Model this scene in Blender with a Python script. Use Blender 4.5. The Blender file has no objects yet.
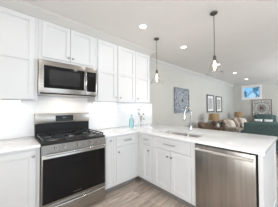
import bpy, bmesh, math, random
from mathutils import Vector, Matrix
random.seed(7)
SC = bpy.context.scene
C = SC.collection
PI = math.pi

# ------------------------------------------------------------ camera
CX, CY, CZ = -0.2505, -2.5517, 1.3078
YAW, PITCH, ROLL, FPX = -0.72895, 0.02141, -0.00486, 144.63
cam_d = bpy.data.cameras.new('camera')
cam = bpy.data.objects.new('camera', cam_d)
C.objects.link(cam)
fw = Vector((-math.sin(YAW), math.cos(YAW), 0)); rt = Vector((math.cos(YAW), math.sin(YAW), 0)); up = Vector((0, 0, 1))
fw2 = fw*math.cos(PITCH) + up*math.sin(PITCH); up2 = -fw*math.sin(PITCH) + up*math.cos(PITCH)
rt3 = rt*math.cos(ROLL) + up2*math.sin(ROLL); up3 = -rt*math.sin(ROLL) + up2*math.cos(ROLL)
cam.matrix_world = Matrix(((rt3.x, up3.x, -fw2.x, CX), (rt3.y, up3.y, -fw2.y, CY), (rt3.z, up3.z, -fw2.z, CZ), (0, 0, 0, 1)))
cam_d.sensor_fit = 'HORIZONTAL'; cam_d.sensor_width = 36
cam_d.lens = FPX/278*36
cam_d.shift_x = -1.0146/278; cam_d.shift_y = 1.554/278
cam_d.clip_start = 0.02
SC.camera = cam

# ------------------------------------------------------------ world, exposure, large lights
SC.view_settings.view_transform = 'Standard'
SC.view_settings.look = 'None'
SC.view_settings.gamma = 1
SC.view_settings.use_curve_mapping = False
SC.view_settings.exposure = 0.0
w = bpy.data.worlds.new('sky'); SC.world = w; w.use_nodes = True
bg = w.node_tree.nodes['Background']
bg.inputs[0].default_value = (0.30, 0.62, 0.95, 1); bg.inputs[1].default_value = 1.1

RECESS_W = 2.0      # watts per recessed lamp
UNDER_W = 0.36       # under-cabinet strips
DOOR_FILL_W = 42.0     # added fill lamp at the unseen door behind the camera

def area_light(name, loc, rot, power, sx, sy=None, color=(1, 1, 1), shape=None, spread=None):
    d = bpy.data.lights.new(name, 'AREA'); d.energy = power; d.color = color
    d.shape = shape or ('RECTANGLE' if sy else 'DISK'); d.size = sx
    if sy: d.size_y = sy
    if spread: d.spread = spread
    o = bpy.data.objects.new(name, d); C.objects.link(o)
    o.location = loc; o.rotation_euler = rot
    return o

sd = bpy.data.lights.new('sun', 'SUN'); sd.energy = 2.5; sd.angle = 0.02; sd.color = (1, 0.97, 0.92)
sun = bpy.data.objects.new('sun', sd); C.objects.link(sun)
sun.rotation_euler = Vector((0.5, -0.7, -0.6)).to_track_quat('-Z', 'Y').to_euler()
ZC = 2.5625
XF = 9.0            # far wall
XL, YB = -1.3, -5.2  # unseen walls behind / left of the camera
# added fill lamp, tilted up, at an invented door in the back wall (added_door_1)
area_light('door_fill', (0.6, YB+0.06, 1.15), (PI/2+0.75, 0, 0), DOOR_FILL_W, 2.6, 2.0, (1.0, 0.985, 0.955))
# fill lamp added for the peninsula fronts, at an invented near-wall window (added_window_3)
area_light('kitchen_fill', (XL+0.05, -3.2, 1.45), (PI/2, 0, -PI/2), 62, 2.2, 1.3, (1.0, 0.98, 0.955))
# added fill lamp for the living room, at an unseen invented window (added_window_2)
area_light('living_fill', (6.3, YB+0.06, 1.5), (PI/2+0.75, 0, 0), 185, 2.4, 1.4, (0.90, 0.95, 1.0))

# ------------------------------------------------------------ materials
def mat(name, color, rough=0.5, metal=0.0, spec=0.5, **kw):
    m = bpy.data.materials.new(name); m.use_nodes = True
    b = m.node_tree.nodes['Principled BSDF']
    b.inputs['Base Color'].default_value = (*color, 1)
    b.inputs['Roughness'].default_value = rough
    b.inputs['Metallic'].default_value = metal
    b.inputs['Specular IOR Level'].default_value = spec
    for k, v in kw.items(): b.inputs[k.replace('_', ' ')].default_value = v
    return m
def nt(m): return m.node_tree.nodes, m.node_tree.links, m.node_tree.nodes['Principled BSDF']
def noise_color(m, c1, c2, scale=5, detail=4, stretch=(1, 1, 1), lo=0.35, hi=0.65, bump=0, kind='noise'):
    n, l, b = nt(m)
    tc = n.new('ShaderNodeTexCoord'); mp = n.new('ShaderNodeMapping'); mp.inputs['Scale'].default_value = stretch
    l.new(tc.outputs['Object'], mp.inputs[0])
    if kind == 'noise':
        t = n.new('ShaderNodeTexNoise'); t.inputs['Scale'].default_value = scale; t.inputs['Detail'].default_value = detail; out = t.outputs['Fac']
    else:
        t = n.new('ShaderNodeTexVoronoi'); t.inputs['Scale'].default_value = scale; out = t.outputs['Distance']
    l.new(mp.outputs[0], t.inputs['Vector'])
    r = n.new('ShaderNodeValToRGB'); r.color_ramp.elements[0].position = lo; r.color_ramp.elements[1].position = hi
    r.color_ramp.elements[0].color = (*c1, 1); r.color_ramp.elements[1].color = (*c2, 1)
    l.new(out, r.inputs[0]); l.new(r.outputs[0], b.inputs['Base Color'])
    if bump:
        bp = n.new('ShaderNodeBump'); bp.inputs['Strength'].default_value = bump; bp.inputs['Distance'].default_value = 0.01
        l.new(out, bp.inputs['Height']); l.new(bp.outputs[0], b.inputs['Normal'])
    return m
M = {}
M['cab'] = noise_color(mat('white_cabinet_paint', (0.86, 0.865, 0.87), 0.42), (0.735, 0.74, 0.745), (0.755, 0.76, 0.765), 3)
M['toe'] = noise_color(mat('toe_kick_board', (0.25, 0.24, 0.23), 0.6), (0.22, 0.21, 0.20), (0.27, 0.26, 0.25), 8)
M['wall'] = noise_color(mat('greige_wall_paint', (0.70, 0.68, 0.64), 0.6), (0.555, 0.54, 0.495), (0.575, 0.56, 0.515), 2)
M['ceil'] = noise_color(mat('ceiling_paint', (0.74, 0.725, 0.71), 0.7), (0.795, 0.765, 0.74), (0.815, 0.785, 0.76), 2)
M['trim'] = noise_color(mat('trim_paint', (0.84, 0.835, 0.825), 0.4), (0.83, 0.825, 0.815), (0.85, 0.845, 0.835), 3)
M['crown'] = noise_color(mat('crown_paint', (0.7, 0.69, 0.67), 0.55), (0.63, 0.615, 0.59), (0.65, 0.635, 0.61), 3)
M['quartz'] = noise_color(mat('white_quartz', (0.88, 0.88, 0.885), 0.16), (0.86, 0.865, 0.87), (0.92, 0.92, 0.92), 2.2, 8, lo=0.38, hi=0.5)
M['steel'] = noise_color(mat('brushed_steel', (0.60, 0.575, 0.55), 0.30, 1.0), (0.33, 0.31, 0.285), (0.43, 0.405, 0.375), 6, 3, (1, 1, 40))
M['steel_v'] = noise_color(mat('brushed_steel_vertical', (0.60, 0.575, 0.55), 0.33, 1.0), (0.37, 0.345, 0.32), (0.46, 0.43, 0.40), 5, 3, (8, 8, 0.3))
M['steel_dark'] = noise_color(mat('sink_steel', (0.5, 0.47, 0.44), 0.28, 1.0), (0.46, 0.43, 0.40), (0.54, 0.51, 0.48), 5)
M['bright_steel'] = noise_color(mat('polished_handle_steel', (0.7, 0.68, 0.65), 0.35, 0.7), (0.66, 0.64, 0.61), (0.72, 0.70, 0.67), 5)
M['steel_panel'] = noise_color(mat('control_panel_steel', (0.3, 0.28, 0.26), 0.36, 1.0), (0.24, 0.225, 0.21), (0.30, 0.285, 0.265), 6)
M['chrome'] = noise_color(mat('chrome', (0.72, 0.73, 0.74), 0.12, 1.0), (0.50, 0.50, 0.50), (0.56, 0.56, 0.56), 4)
M['nickel'] = noise_color(mat('satin_nickel', (0.42, 0.41, 0.40), 0.3, 1.0), (0.40, 0.39, 0.38), (0.46, 0.45, 0.44), 9)
M['darkmetal'] = noise_color(mat('dark_bronze', (0.10, 0.09, 0.08), 0.35, 0.8), (0.09, 0.08, 0.07), (0.13, 0.12, 0.11), 9)
M['black'] = noise_color(mat('black_enamel', (0.012, 0.012, 0.013), 0.42, 0, 0.25), (0.011, 0.011, 0.012), (0.016, 0.016, 0.017), 9)
M['iron'] = noise_color(mat('cast_iron', (0.03, 0.032, 0.035), 0.22), (0.02, 0.022, 0.025), (0.06, 0.065, 0.07), 40)
M['blackglass'] = noise_color(mat('black_glass', (0.008, 0.008, 0.009), 0.06, 0, 0.2), (0.007, 0.007, 0.008), (0.012, 0.011, 0.011), 2)
M['greyglass'] = noise_color(mat('smoked_glass', (0.03, 0.032, 0.035), 0.1), (0.016, 0.017, 0.019), (0.024, 0.025, 0.028), 2)
M['display'] = mat('display_glow', (0.02, 0.04, 0.05), 0.3); nt(M['display'])[2].inputs['Emission Color'].default_value = (0.25, 0.8, 0.9, 1); nt(M['display'])[2].inputs['Emission Strength'].default_value = 0.12
M['print'] = mat('panel_print', (0.12, 0.12, 0.125), 0.5)
M['lamp'] = mat('lamp_diffuser', (1, 1, 1), 0.5); nt(M['lamp'])[2].inputs['Emission Color'].default_value = (1, 0.96, 0.9, 1); nt(M['lamp'])[2].inputs['Emission Strength'].default_value = 9
M['bulb'] = mat('bulb_filament', (1, 0.8, 0.6), 0.5); nt(M['bulb'])[2].inputs['Emission Color'].default_value = (1, 0.80, 0.58, 1); nt(M['bulb'])[2].inputs['Emission Strength'].default_value = 2.2
def glass(name, col, rough=0.0, alpha=0.25):
    m = mat(name, col, rough); n, l, b = nt(m)
    b.inputs['Transmission Weight'].default_value = 1.0; b.inputs['IOR'].default_value = 1.45
    tr = n.new('ShaderNodeBsdfTransparent'); tr.inputs[0].default_value = (*col, 1)
    mx = n.new('ShaderNodeMixShader'); mx.inputs[0].default_value = alpha
    out = n['Material Output']
    l.new(tr.outputs[0], mx.inputs[1]); l.new(b.outputs[0], mx.inputs[2]); l.new(mx.outputs[0], out.inputs[0])
    return m
M['glass'] = glass('clear_glass', (0.98, 0.98, 0.98), 0.02, 0.12)
M['pane'] = glass('window_glass', (0.92, 0.97, 1.0), 0.0, 0.15)
M['teal_glass'] = glass('teal_glass', (0.66, 0.87, 0.89), 0.05, 0.5)
M['teal'] = noise_color(mat('teal_upholstery', (0.11, 0.20, 0.19), 0.9), (0.06, 0.105, 0.10), (0.095, 0.15, 0.14), 30, 4, bump=0.2)
M['tealleg'] = noise_color(mat('dark_wood', (0.06, 0.04, 0.03), 0.4), (0.05, 0.033, 0.025), (0.09, 0.06, 0.045), 8, 3, (1, 1, 8))
M['beige'] = noise_color(mat('taupe_upholstery', (0.36, 0.31, 0.26), 0.9), (0.30, 0.255, 0.21), (0.40, 0.345, 0.29), 25, 4, bump=0.2)
M['cream'] = noise_color(mat('cream_linen', (0.62, 0.54, 0.47), 0.9), (0.55, 0.47, 0.40), (0.68, 0.60, 0.53), 20, 4, bump=0.2)
M['tan'] = noise_color(mat('tan_patterned_linen', (0.42, 0.32, 0.24), 0.9), (0.20, 0.14, 0.10), (0.60, 0.50, 0.40), 22, 3, lo=0.42, hi=0.55)
M['whitecloth'] = noise_color(mat('white_cotton', (0.78, 0.76, 0.75), 0.9), (0.70, 0.68, 0.67), (0.82, 0.80, 0.79), 18)
M['blush'] = noise_color(mat('blush_cotton', (0.55, 0.36, 0.33), 0.9), (0.48, 0.30, 0.28), (0.62, 0.42, 0.39), 18)
M['burlap'] = noise_color(mat('burlap_shade', (0.36, 0.24, 0.13), 0.9), (0.28, 0.18, 0.09), (0.44, 0.30, 0.17), 60, 3, bump=0.3)
M['walnut'] = noise_color(mat('walnut_wood', (0.13, 0.075, 0.045), 0.45), (0.09, 0.05, 0.03), (0.19, 0.11, 0.065), 7, 5, (1, 8, 8))
M['frame'] = noise_color(mat('dark_grey_frame', (0.10, 0.095, 0.09), 0.45), (0.08, 0.075, 0.07), (0.13, 0.12, 0.115), 20)
M['matboard'] = noise_color(mat('mat_board', (0.80, 0.79, 0.77), 0.8), (0.78, 0.77, 0.75), (0.82, 0.81, 0.79), 5)
M['engraving'] = noise_color(mat('engraved_print', (0.5, 0.5, 0.5), 0.8), (0.14, 0.14, 0.14), (0.66, 0.65, 0.63), 26, 6, (1, 1, 1.6), 0.36, 0.6)
M['zinc'] = noise_color(mat('distressed_zinc', (0.26, 0.29, 0.33), 0.6, 0.1), (0.16, 0.18, 0.21), (0.36, 0.39, 0.43), 14, 6, lo=0.38, hi=0.62)
M['zinc_pale'] = noise_color(mat('whitewashed_relief', (0.55, 0.58, 0.6), 0.6), (0.34, 0.37, 0.40), (0.72, 0.74, 0.76), 30, 4, lo=0.4, hi=0.6)
M['oldwood'] = noise_color(mat('weathered_carved_wood', (0.17, 0.13, 0.10), 0.7), (0.12, 0.09, 0.07), (0.26, 0.20, 0.16), 20)
M['palewood'] = noise_color(mat('pale_limewashed_board', (0.52, 0.49, 0.45), 0.8), (0.56, 0.56, 0.54), (0.68, 0.68, 0.66), 9)
M['ceramic'] = noise_color(mat('white_ceramic', (0.8, 0.78, 0.75), 0.3), (0.78, 0.76, 0.73), (0.84, 0.82, 0.79), 7)
M['leaf'] = noise_color(mat('dark_green_leaf', (0.02, 0.04, 0.02), 0.5), (0.012, 0.028, 0.014), (0.04, 0.07, 0.035), 20)
M['stem'] = noise_color(mat('brown_twig', (0.18, 0.13, 0.10), 0.7), (0.14, 0.10, 0.08), (0.24, 0.18, 0.14), 30)
M['petal'] = noise_color(mat('white_petal', (0.78, 0.76, 0.74), 0.7), (0.68, 0.66, 0.65), (0.85, 0.83, 0.81), 30)
M['bud'] = noise_color(mat('brown_seed_pod', (0.22, 0.17, 0.15), 0.7), (0.16, 0.12, 0.11), (0.32, 0.26, 0.23), 30)
M['grass'] = noise_color(mat('outdoor_ground', (0.25, 0.3, 0.2), 0.9), (0.2, 0.26, 0.15), (0.3, 0.35, 0.24), 2)
M['foliage'] = noise_color(mat('outdoor_foliage', (0.04, 0.12, 0.13), 0.8), (0.03, 0.09, 0.10), (0.07, 0.18, 0.19), 6)
M['siding'] = noise_color(mat('white_siding', (0.9, 0.93, 0.96), 0.7), (0.86, 0.9, 0.93), (0.93, 0.95, 0.97), 3)
M['roofing'] = noise_color(mat('grey_shingle', (0.2, 0.24, 0.28), 0.8), (0.16, 0.2, 0.24), (0.26, 0.3, 0.34), 8)

def make_floor_mat():
    m = mat('wood_look_plank_floor', (0.4, 0.33, 0.28), 0.38); n, l, b = nt(m)
    tc = n.new('ShaderNodeTexCoord')
    br = n.new('ShaderNodeTexBrick'); br.inputs['Scale'].default_value = 1.0
    br.inputs['Brick Width'].default_value = 1.22; br.inputs['Row Height'].default_value = 0.18
    br.inputs['Mortar Size'].default_value = 0.0016; br.inputs['Mortar Smooth'].default_value = 0.2; br.offset = 0.37
    br.inputs['Color1'].default_value = (0.50, 0.42, 0.355, 1); br.inputs['Color2'].default_value = (0.68, 0.605, 0.535, 1)
    br.inputs['Mortar'].default_value = (0.13, 0.10, 0.08, 1)
    l.new(tc.outputs['Object'], br.inputs['Vector'])
    mp = n.new('ShaderNodeMapping'); mp.inputs['Scale'].default_value = (1.3, 9, 1); l.new(tc.outputs['Object'], mp.inputs[0])
    no = n.new('ShaderNodeTexNoise'); no.inputs['Scale'].default_value = 2.4; no.inputs['Detail'].default_value = 7; no.inputs['Distortion'].default_value = 1.2
    l.new(mp.outputs[0], no.inputs['Vector'])
    r = n.new('ShaderNodeValToRGB'); r.color_ramp.elements[0].position = 0.32; r.color_ramp.elements[1].position = 0.7
    r.color_ramp.elements[0].color = (0.60, 0.56, 0.53, 1); r.color_ramp.elements[1].color = (1.15, 1.13, 1.1, 1)
    l.new(no.outputs['Fac'], r.inputs[0])
    mx = n.new('ShaderNodeMix'); mx.data_type = 'RGBA'; mx.blend_type = 'MULTIPLY'; mx.inputs[0].default_value = 1
    l.new(br.outputs['Color'], mx.inputs[6]); l.new(r.outputs[0], mx.inputs[7]); l.new(mx.outputs[2], b.inputs['Base Color'])
    return m
M['floor'] = make_floor_mat()
def make_tile_mat():
    m = mat('white_glazed_tile', (0.86, 0.865, 0.87), 0.16); n, l, b = nt(m)
    tc = n.new('ShaderNodeTexCoord'); mp = n.new('ShaderNodeMapping'); mp.inputs['Rotation'].default_value = (PI/2, 0, 0)
    l.new(tc.outputs['Object'], mp.inputs[0])
    br = n.new('ShaderNodeTexBrick'); br.inputs['Scale'].default_value = 1.0
    br.inputs['Brick Width'].default_value = 0.305; br.inputs['Row Height'].default_value = 0.102
    br.inputs['Mortar Size'].default_value = 0.0016
    br.inputs['Color1'].default_value = (0.855, 0.86, 0.865, 1); br.inputs['Color2'].default_value = (0.875, 0.88, 0.885, 1)
    br.inputs['Mortar'].default_value = (0.78, 0.785, 0.79, 1)
    l.new(mp.outputs[0], br.inputs['Vector']); l.new(br.outputs['Color'], b.inputs['Base Color'])
    return m
M['tile'] = make_tile_mat()

# ------------------------------------------------------------ mesh helpers (world coordinates)
def box(bm, x0, x1, y0, y1, z0, z1, bev=0.0, seg=1, mtx=None):
    r = bmesh.ops.create_cube(bm, size=1.0); vs = r['verts']
    for v in vs:
        v.co = Vector(((x0+x1)/2 + v.co.x*(x1-x0), (y0+y1)/2 + v.co.y*(y1-y0), (z0+z1)/2 + v.co.z*(z1-z0)))
    if bev > 0:
        es = list({e for v in vs for e in v.link_edges})
        r2 = bmesh.ops.bevel(bm, geom=es, offset=bev, segments=seg, affect='EDGES', profile=0.5)
        vs = list({v for f in r2['faces'] for v in f.verts} | {v for v in vs if v.is_valid})
    if mtx is not None: bmesh.ops.transform(bm, matrix=mtx, verts=vs)
    return vs
def lathe(bm, prof, cx, cy, n=24, cap0=True, cap1=True, mtx=None):
    rings = []
    for r, z in prof:
        rings.append([bm.verts.new((cx + r*math.cos(2*PI*k/n), cy + r*math.sin(2*PI*k/n), z)) for k in range(n)])
    for a, b in zip(rings, rings[1:]):
        for k in range(n): bm.faces.new((a[k], a[(k+1) % n], b[(k+1) % n], b[k]))
    if cap0: bm.faces.new(rings[0][::-1])
    if cap1: bm.faces.new(rings[-1])
    vs = [v for r in rings for v in r]
    if mtx is not None: bmesh.ops.transform(bm, matrix=mtx, verts=vs)
    return vs
def tube(bm, pts, r, n=10, cap=True):
    pts = [Vector(p) for p in pts]; rad = r if isinstance(r, (list, tuple)) else [r]*len(pts)
    rings = []; prev = None
    for i, p in enumerate(pts):
        t = (pts[min(i+1, len(pts)-1)] - pts[max(i-1, 0)]).normalized()
        if prev is None:
            a = t.cross(Vector((0, 0, 1)))
            if a.length < 0.05: a = t.cross(Vector((0, 1, 0)))
            a.normalize()
        else:
            a = prev - t*prev.dot(t); a.normalize()
        prev = a; b = t.cross(a)
        rings.append([bm.verts.new(p + (a*math.cos(2*PI*k/n) + b*math.sin(2*PI*k/n))*rad[i]) for k in range(n)])
    for a, b in zip(rings, rings[1:]):
        for k in range(n): bm.faces.new((a[k], a[(k+1) % n], b[(k+1) % n], b[k]))
    if cap: bm.faces.new(rings[0][::-1]); bm.faces.new(rings[-1])
    return [v for rr in rings for v in rr]
def axis_cyl(bm, p0, p1, r0, r1=None, n=16):
    return tube(bm, [p0, p1], [r0, r0 if r1 is None else r1], n)
def extrude_profile(bm, prof, p0, p1, out, m0=0.0, m1=0.0):
    """profile (o, z) swept from p0 to p1; out = horizontal outward direction; m0/m1 mitre factors"""
    p0 = Vector(p0); p1 = Vector(p1); t = (p1-p0).normalized(); out = Vector(out)
    A = [bm.verts.new(p0 + out*o + Vector((0, 0, z)) + t*(m0*o)) for o, z in prof]
    B = [bm.verts.new(p1 + out*o + Vector((0, 0, z)) + t*(m1*o)) for o, z in prof]
    k = len(prof)
    for i in range(k): bm.faces.new((A[i], A[(i+1) % k], B[(i+1) % k], B[i]))
    bm.faces.new(A[::-1]); bm.faces.new(B)
def sphere(bm, c, r, sx=1, sy=1, sz=1, u=14, v=9, mtx=None):
    rr = bmesh.ops.create_uvsphere(bm, u_segments=u, v_segments=v, radius=r)
    for q in rr['verts']: q.co = Vector((q.co.x*sx, q.co.y*sy, q.co.z*sz)) + Vector(c)
    if mtx is not None: bmesh.ops.transform(bm, matrix=mtx, verts=rr['verts'])
    return rr['verts']
def torus(bm, c, R, r, axis='z', n=28, m=8):
    c = Vector(c); rings = []
    for i in range(n):
        a = 2*PI*i/n; ring = []
        for j in range(m):
            b = 2*PI*j/m; q = Vector(((R + r*math.cos(b))*math.cos(a), (R + r*math.cos(b))*math.sin(a), r*math.sin(b)))
            if axis == 'y': q = Vector((q.x, q.z, q.y))
            if axis == 'x': q = Vector((q.z, q.x, q.y))
            ring.append(bm.verts.new(c+q))
        rings.append(ring)
    for i in range(n):
        a, b = rings[i], rings[(i+1) % n]
        for j in range(m): bm.faces.new((a[j], b[j], b[(j+1) % m], a[(j+1) % m]))
def pillow_bm(w, h, t, n=12):
    """square cushion in the xz plane, origin at its middle"""
    bm = bmesh.new(); grid = {}
    for s in (-1, 1):
        for i in range(n+1):
            for j in range(n+1):
                u = i/n*2-1; v = j/n*2-1
                k = max(0.0, (1-u**4)*(1-v**4))**0.55
                pin = 1 - 0.07*(1-abs(u)**2)*abs(v)**3; pin2 = 1 - 0.07*(1-abs(v)**2)*abs(u)**3
                edge = i in (0, n) or j in (0, n)
                if s == 1 and edge: grid[(s, i, j)] = grid[(-1, i, j)]; continue
                grid[(s, i, j)] = bm.verts.new((u*w/2*pin2, s*t/2*k, v*h/2*pin))
    for s in (-1, 1):
        for i in range(n):
            for j in range(n):
                q = [grid[(s, i, j)], grid[(s, i+1, j)], grid[(s, i+1, j+1)], grid[(s, i, j+1)]]
                bm.faces.new(q if s == -1 else q[::-1])
    return bm

def finish(name, bm, material, smooth=None):
    bmesh.ops.remove_doubles(bm, verts=bm.verts, dist=1e-5)
    bmesh.ops.recalc_face_normals(bm, faces=bm.faces)
    me = bpy.data.meshes.new(name); bm.to_mesh(me); bm.free()
    me.materials.append(material)
    if smooth is not None:
        for p in me.polygons: p.use_smooth = True
        me.set_sharp_from_angle(angle=math.radians(smooth))
    o = bpy.data.objects.new(name, me); C.objects.link(o)
    return o
BASE = {}
def thing(name, label, cat, loc, group=None):
    o = bpy.data.objects.new(name, None); C.objects.link(o)
    o.empty_display_size = 0.05
    o.location = loc; o['label'] = label; o['category'] = cat
    if group: o['group'] = group
    BASE[o.name] = Vector(loc)
    return o
def part(name, bm, material, parent, smooth=40, label=None):
    base = BASE[parent.name]
    bmesh.ops.translate(bm, vec=-base, verts=bm.verts)
    o = finish(name, bm, material, smooth); o.parent = parent
    BASE[o.name] = base
    if label: o['label'] = label
    return o
def solo(name, label, cat, loc, bm, material, smooth=40, group=None):
    bmesh.ops.translate(bm, vec=-Vector(loc), verts=bm.verts)
    o = finish(name, bm, material, smooth); o.location = loc
    o['label'] = label; o['category'] = cat
    if group: o['group'] = group
    return o
def struct(name, bm, material, smooth=None, parent=None):
    o = finish(name, bm, material, smooth)
    if parent is None: o['kind'] = 'structure'
    else: o.parent = parent
    return o
def kids(o): return [c for c in bpy.data.objects if c.parent is o]
def dup(o, loc=None, label=None, parent=None, rotz=None):
    c = o.copy(); C.objects.link(c)
    if parent is not None: c.parent = parent
    if loc is not None: c.location = loc
    if rotz is not None: c.rotation_euler.z = rotz
    if label: c['label'] = label
    for ch in kids(o): dup(ch, parent=c)
    return c
def NB(): return bmesh.new()

# ------------------------------------------------------------ the setting
T = 0.12
bm = NB(); box(bm, XL-T, XF+T, YB-T, T, -0.06, 0); struct('floor', bm, M['floor'])
bm = NB(); box(bm, XL-T, XF+T, YB-T, T, ZC, ZC+0.08); struct('ceiling', bm, M['ceil'])
bm = NB(); box(bm, XL-T, XF+T, 0, T, 0, ZC); struct('wall_left', bm, M['wall'])
bm = NB(); K0, K1, KZ0, KZ1 = -4.3, -2.1, 0.8, 2.1
box(bm, XL-T, XL, YB, K0, 0, ZC); box(bm, XL-T, XL, K1, 0, 0, ZC); box(bm, XL-T, XL, K0, K1, 0, KZ0); box(bm, XL-T, XL, K0, K1, KZ1, ZC)
struct('wall_near', bm, M['wall'])
bm = NB()
for (a, b, c, d) in ((K0, K0+.05, KZ0, KZ1), (K1-.05, K1, KZ0, KZ1), (K0+.05, K1-.05, KZ0, KZ0+.05), (K0+.05, K1-.05, KZ1-.05, KZ1), ((K0+K1)/2-.025, (K0+K1)/2+.025, KZ0+.05, KZ1-.05)): box(bm, XL-.10, XL-.02, a, b, c, d)
w3 = struct('added_window_3', bm, M['trim'])  # invented window out of view, made to hold the near-wall fill lamp
bm = NB(); box(bm, XL-.07, XL-.065, K0+.05, K1-.05, KZ0+.05, KZ1-.05); struct('pane', bm, M['pane'], parent=w3)
# far wall with the high window opening
WY0, WY1, WZ0, WZ1 = -1.17, -0.47, 1.80, 2.375
bm = NB()
box(bm, XF, XF+T, YB, WY0, 0, ZC); box(bm, XF, XF+T, WY1, 0, 0, ZC)
box(bm, XF, XF+T, WY0, WY1, 0, WZ0); box(bm, XF, XF+T, WY0, WY1, WZ1, ZC)
struct('wall_far', bm, M['wall'])
# unseen back wall; its sliding door and window are added for the fill lamps
D0, D1, DZ = -0.75, 1.95, 2.1
V0, V1, VZ0, VZ1 = 5.0, 7.6, 0.75, 2.2
bm = NB()
box(bm, XL, D0, YB-T, YB, 0, ZC); box(bm, D0, D1, YB-T, YB, DZ, ZC)
box(bm, D1, V0, YB-T, YB, 0, ZC); box(bm, V0, V1, YB-T, YB, 0, VZ0); box(bm, V0, V1, YB-T, YB, VZ1, ZC)
box(bm, V1, XF+T, YB-T, YB, 0, ZC)
struct('wall_back', bm, M['wall'])
def frame_y(bm, x0, x1, z0, z1, y0, y1, wd, mid=True):
    box(bm, x0, x0+wd, y0, y1, z0, z1); box(bm, x1-wd, x1, y0, y1, z0, z1)
    box(bm, x0+wd, x1-wd, y0, y1, z1-wd, z1); box(bm, x0+wd, x1-wd, y0, y1, z0, z0+wd)
    if mid: xm = (x0+x1)/2; box(bm, xm-wd/2, xm+wd/2, y0, y1, z0+wd, z1-wd)
bm = NB(); frame_y(bm, D0, D1, 0, DZ, YB-T, YB-0.02, 0.06); d1 = struct('added_door_1', bm, M['trim'])
bm = NB(); box(bm, D0+.06, D1-.06, YB-.08, YB-.075, .06, DZ-.06); struct('pane', bm, M['pane'], parent=d1)
bm = NB(); frame_y(bm, V0, V1, VZ0, VZ1, YB-T, YB-0.02, 0.05); w2 = struct('added_window_2', bm, M['trim'])
bm = NB(); box(bm, V0+.05, V1-.05, YB-.08, YB-.075, VZ0+.05, VZ1-.05); struct('pane', bm, M['pane'], parent=w2)
# the seen window: casing on the wall, sash in the opening, glass
bm = NB(); cw = 0.075
for (a, b, c, d) in ((WY0-cw, WY0, WZ0-cw, WZ1+cw), (WY1, WY1+cw, WZ0-cw, WZ1+cw), (WY0, WY1, WZ0-cw, WZ0), (WY0, WY1, WZ1, WZ1+cw)):
    box(bm, XF-0.02, XF, a, b, c, d, 0.003)
w1 = struct('window_1', bm, M['trim'])
bm = NB(); sw = 0.03
for (a, b, c, d) in ((WY0, WY0+sw, WZ0, WZ1), (WY1-sw, WY1, WZ0, WZ1), (WY0+sw, WY1-sw, WZ0, WZ0+sw), (WY0+sw, WY1-sw, WZ1-sw, WZ1)):
    box(bm, XF+0.04, XF+0.09, a, b, c, d)
struct('window_frame', bm, M['trim'], parent=w1)
bm = NB(); box(bm, XF+0.06, XF+0.065, WY0+sw, WY1-sw, WZ0+sw, WZ1-sw); struct('pane', bm, M['pane'], parent=w1)
# crown mouldings
XU1 = 2.017
crown = [(0, 0), (0.012, 0), (0.016, 0.018), (0.030, 0.030), (0.060, 0.075), (0.082, 0.092), (0.088, 0.108), (0.095, 0.11), (0.095, 0.1305), (0, 0.1305)]
crown = [(o*0.9, z*0.785) for o, z in crown]
def crown_run(name, p0, p1, out, m0=0, m1=0):
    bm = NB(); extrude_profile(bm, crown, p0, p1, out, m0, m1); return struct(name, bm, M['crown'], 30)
CZ0 = ZC-0.1030
YF = -0.331
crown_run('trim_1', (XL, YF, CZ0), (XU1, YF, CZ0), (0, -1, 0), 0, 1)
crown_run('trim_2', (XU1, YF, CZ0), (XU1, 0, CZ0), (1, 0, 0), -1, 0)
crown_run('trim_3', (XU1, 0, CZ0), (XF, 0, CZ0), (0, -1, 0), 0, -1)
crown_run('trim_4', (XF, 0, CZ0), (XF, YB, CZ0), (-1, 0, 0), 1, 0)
bm = NB(); box(bm, 2.6, XF, -0.015, 0, 0, 0.13, 0.003); struct('baseboard_left', bm, M['trim'])
bm = NB(); box(bm, XF-0.015, XF, YB, -0.016, 0, 0.13, 0.003); struct('baseboard_far', bm, M['trim'])
bm = NB(); box(bm, XL, 2.43, -0.010, 0, 0.9165, 1.4195); box(bm, -0.003, 0.765, -0.010, 0, 1.4195, 1.495); struct('wall_backsplash', bm, M['tile'])
# outside, beyond the high window
bm = NB(); box(bm, XF+0.2, 140, -40, 50, 0.9, 1.0); struct('ground', bm, M['grass'])
h = thing('neighbouring_house', 'white gabled house seen through the small high window', 'house', (82, 12.4, 1.0))
hx0, hx1, hy0, hy1, he, ha = 80, 87, 10.2, 14.4, 6.3, 8.6
bm = NB(); prof = [(hy0, 1.0), (hy1, 1.0), (hy1, he), ((hy0+hy1)/2, ha), (hy0, he)]
A = [bm.verts.new((hx0, y, z)) for y, z in prof]; B = [bm.verts.new((hx1, y, z)) for y, z in prof]
for i in range(5): bm.faces.new((A[i], A[(i+1) % 5], B[(i+1) % 5], B[i]))
bm.faces.new(A[::-1]); bm.faces.new(B); part('wall', bm, M['siding'], h, None)
bm = NB(); ym_ = (hy0+hy1)/2
for sgn in (-1, 1):
    e = ym_+sgn*(hy1-hy0)/2*1.12; ez = he-(ha-he)*0.12
    A = [bm.verts.new(q) for q in ((hx0-.3, ym_, ha+.02), (hx0-.3, e, ez+.02), (hx0-.3, e, ez+.2), (hx0-.3, ym_, ha+.2))]
    B = [bm.verts.new((hx1+.3, v.co.y, v.co.z)) for v in A]
    for i in range(4): bm.faces.new((A[i], A[(i+1) % 4], B[(i+1) % 4], B[i]))
    bm.faces.new(A[::-1]); bm.faces.new(B)
part('roof', bm, M['roofing'], h, None)
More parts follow.
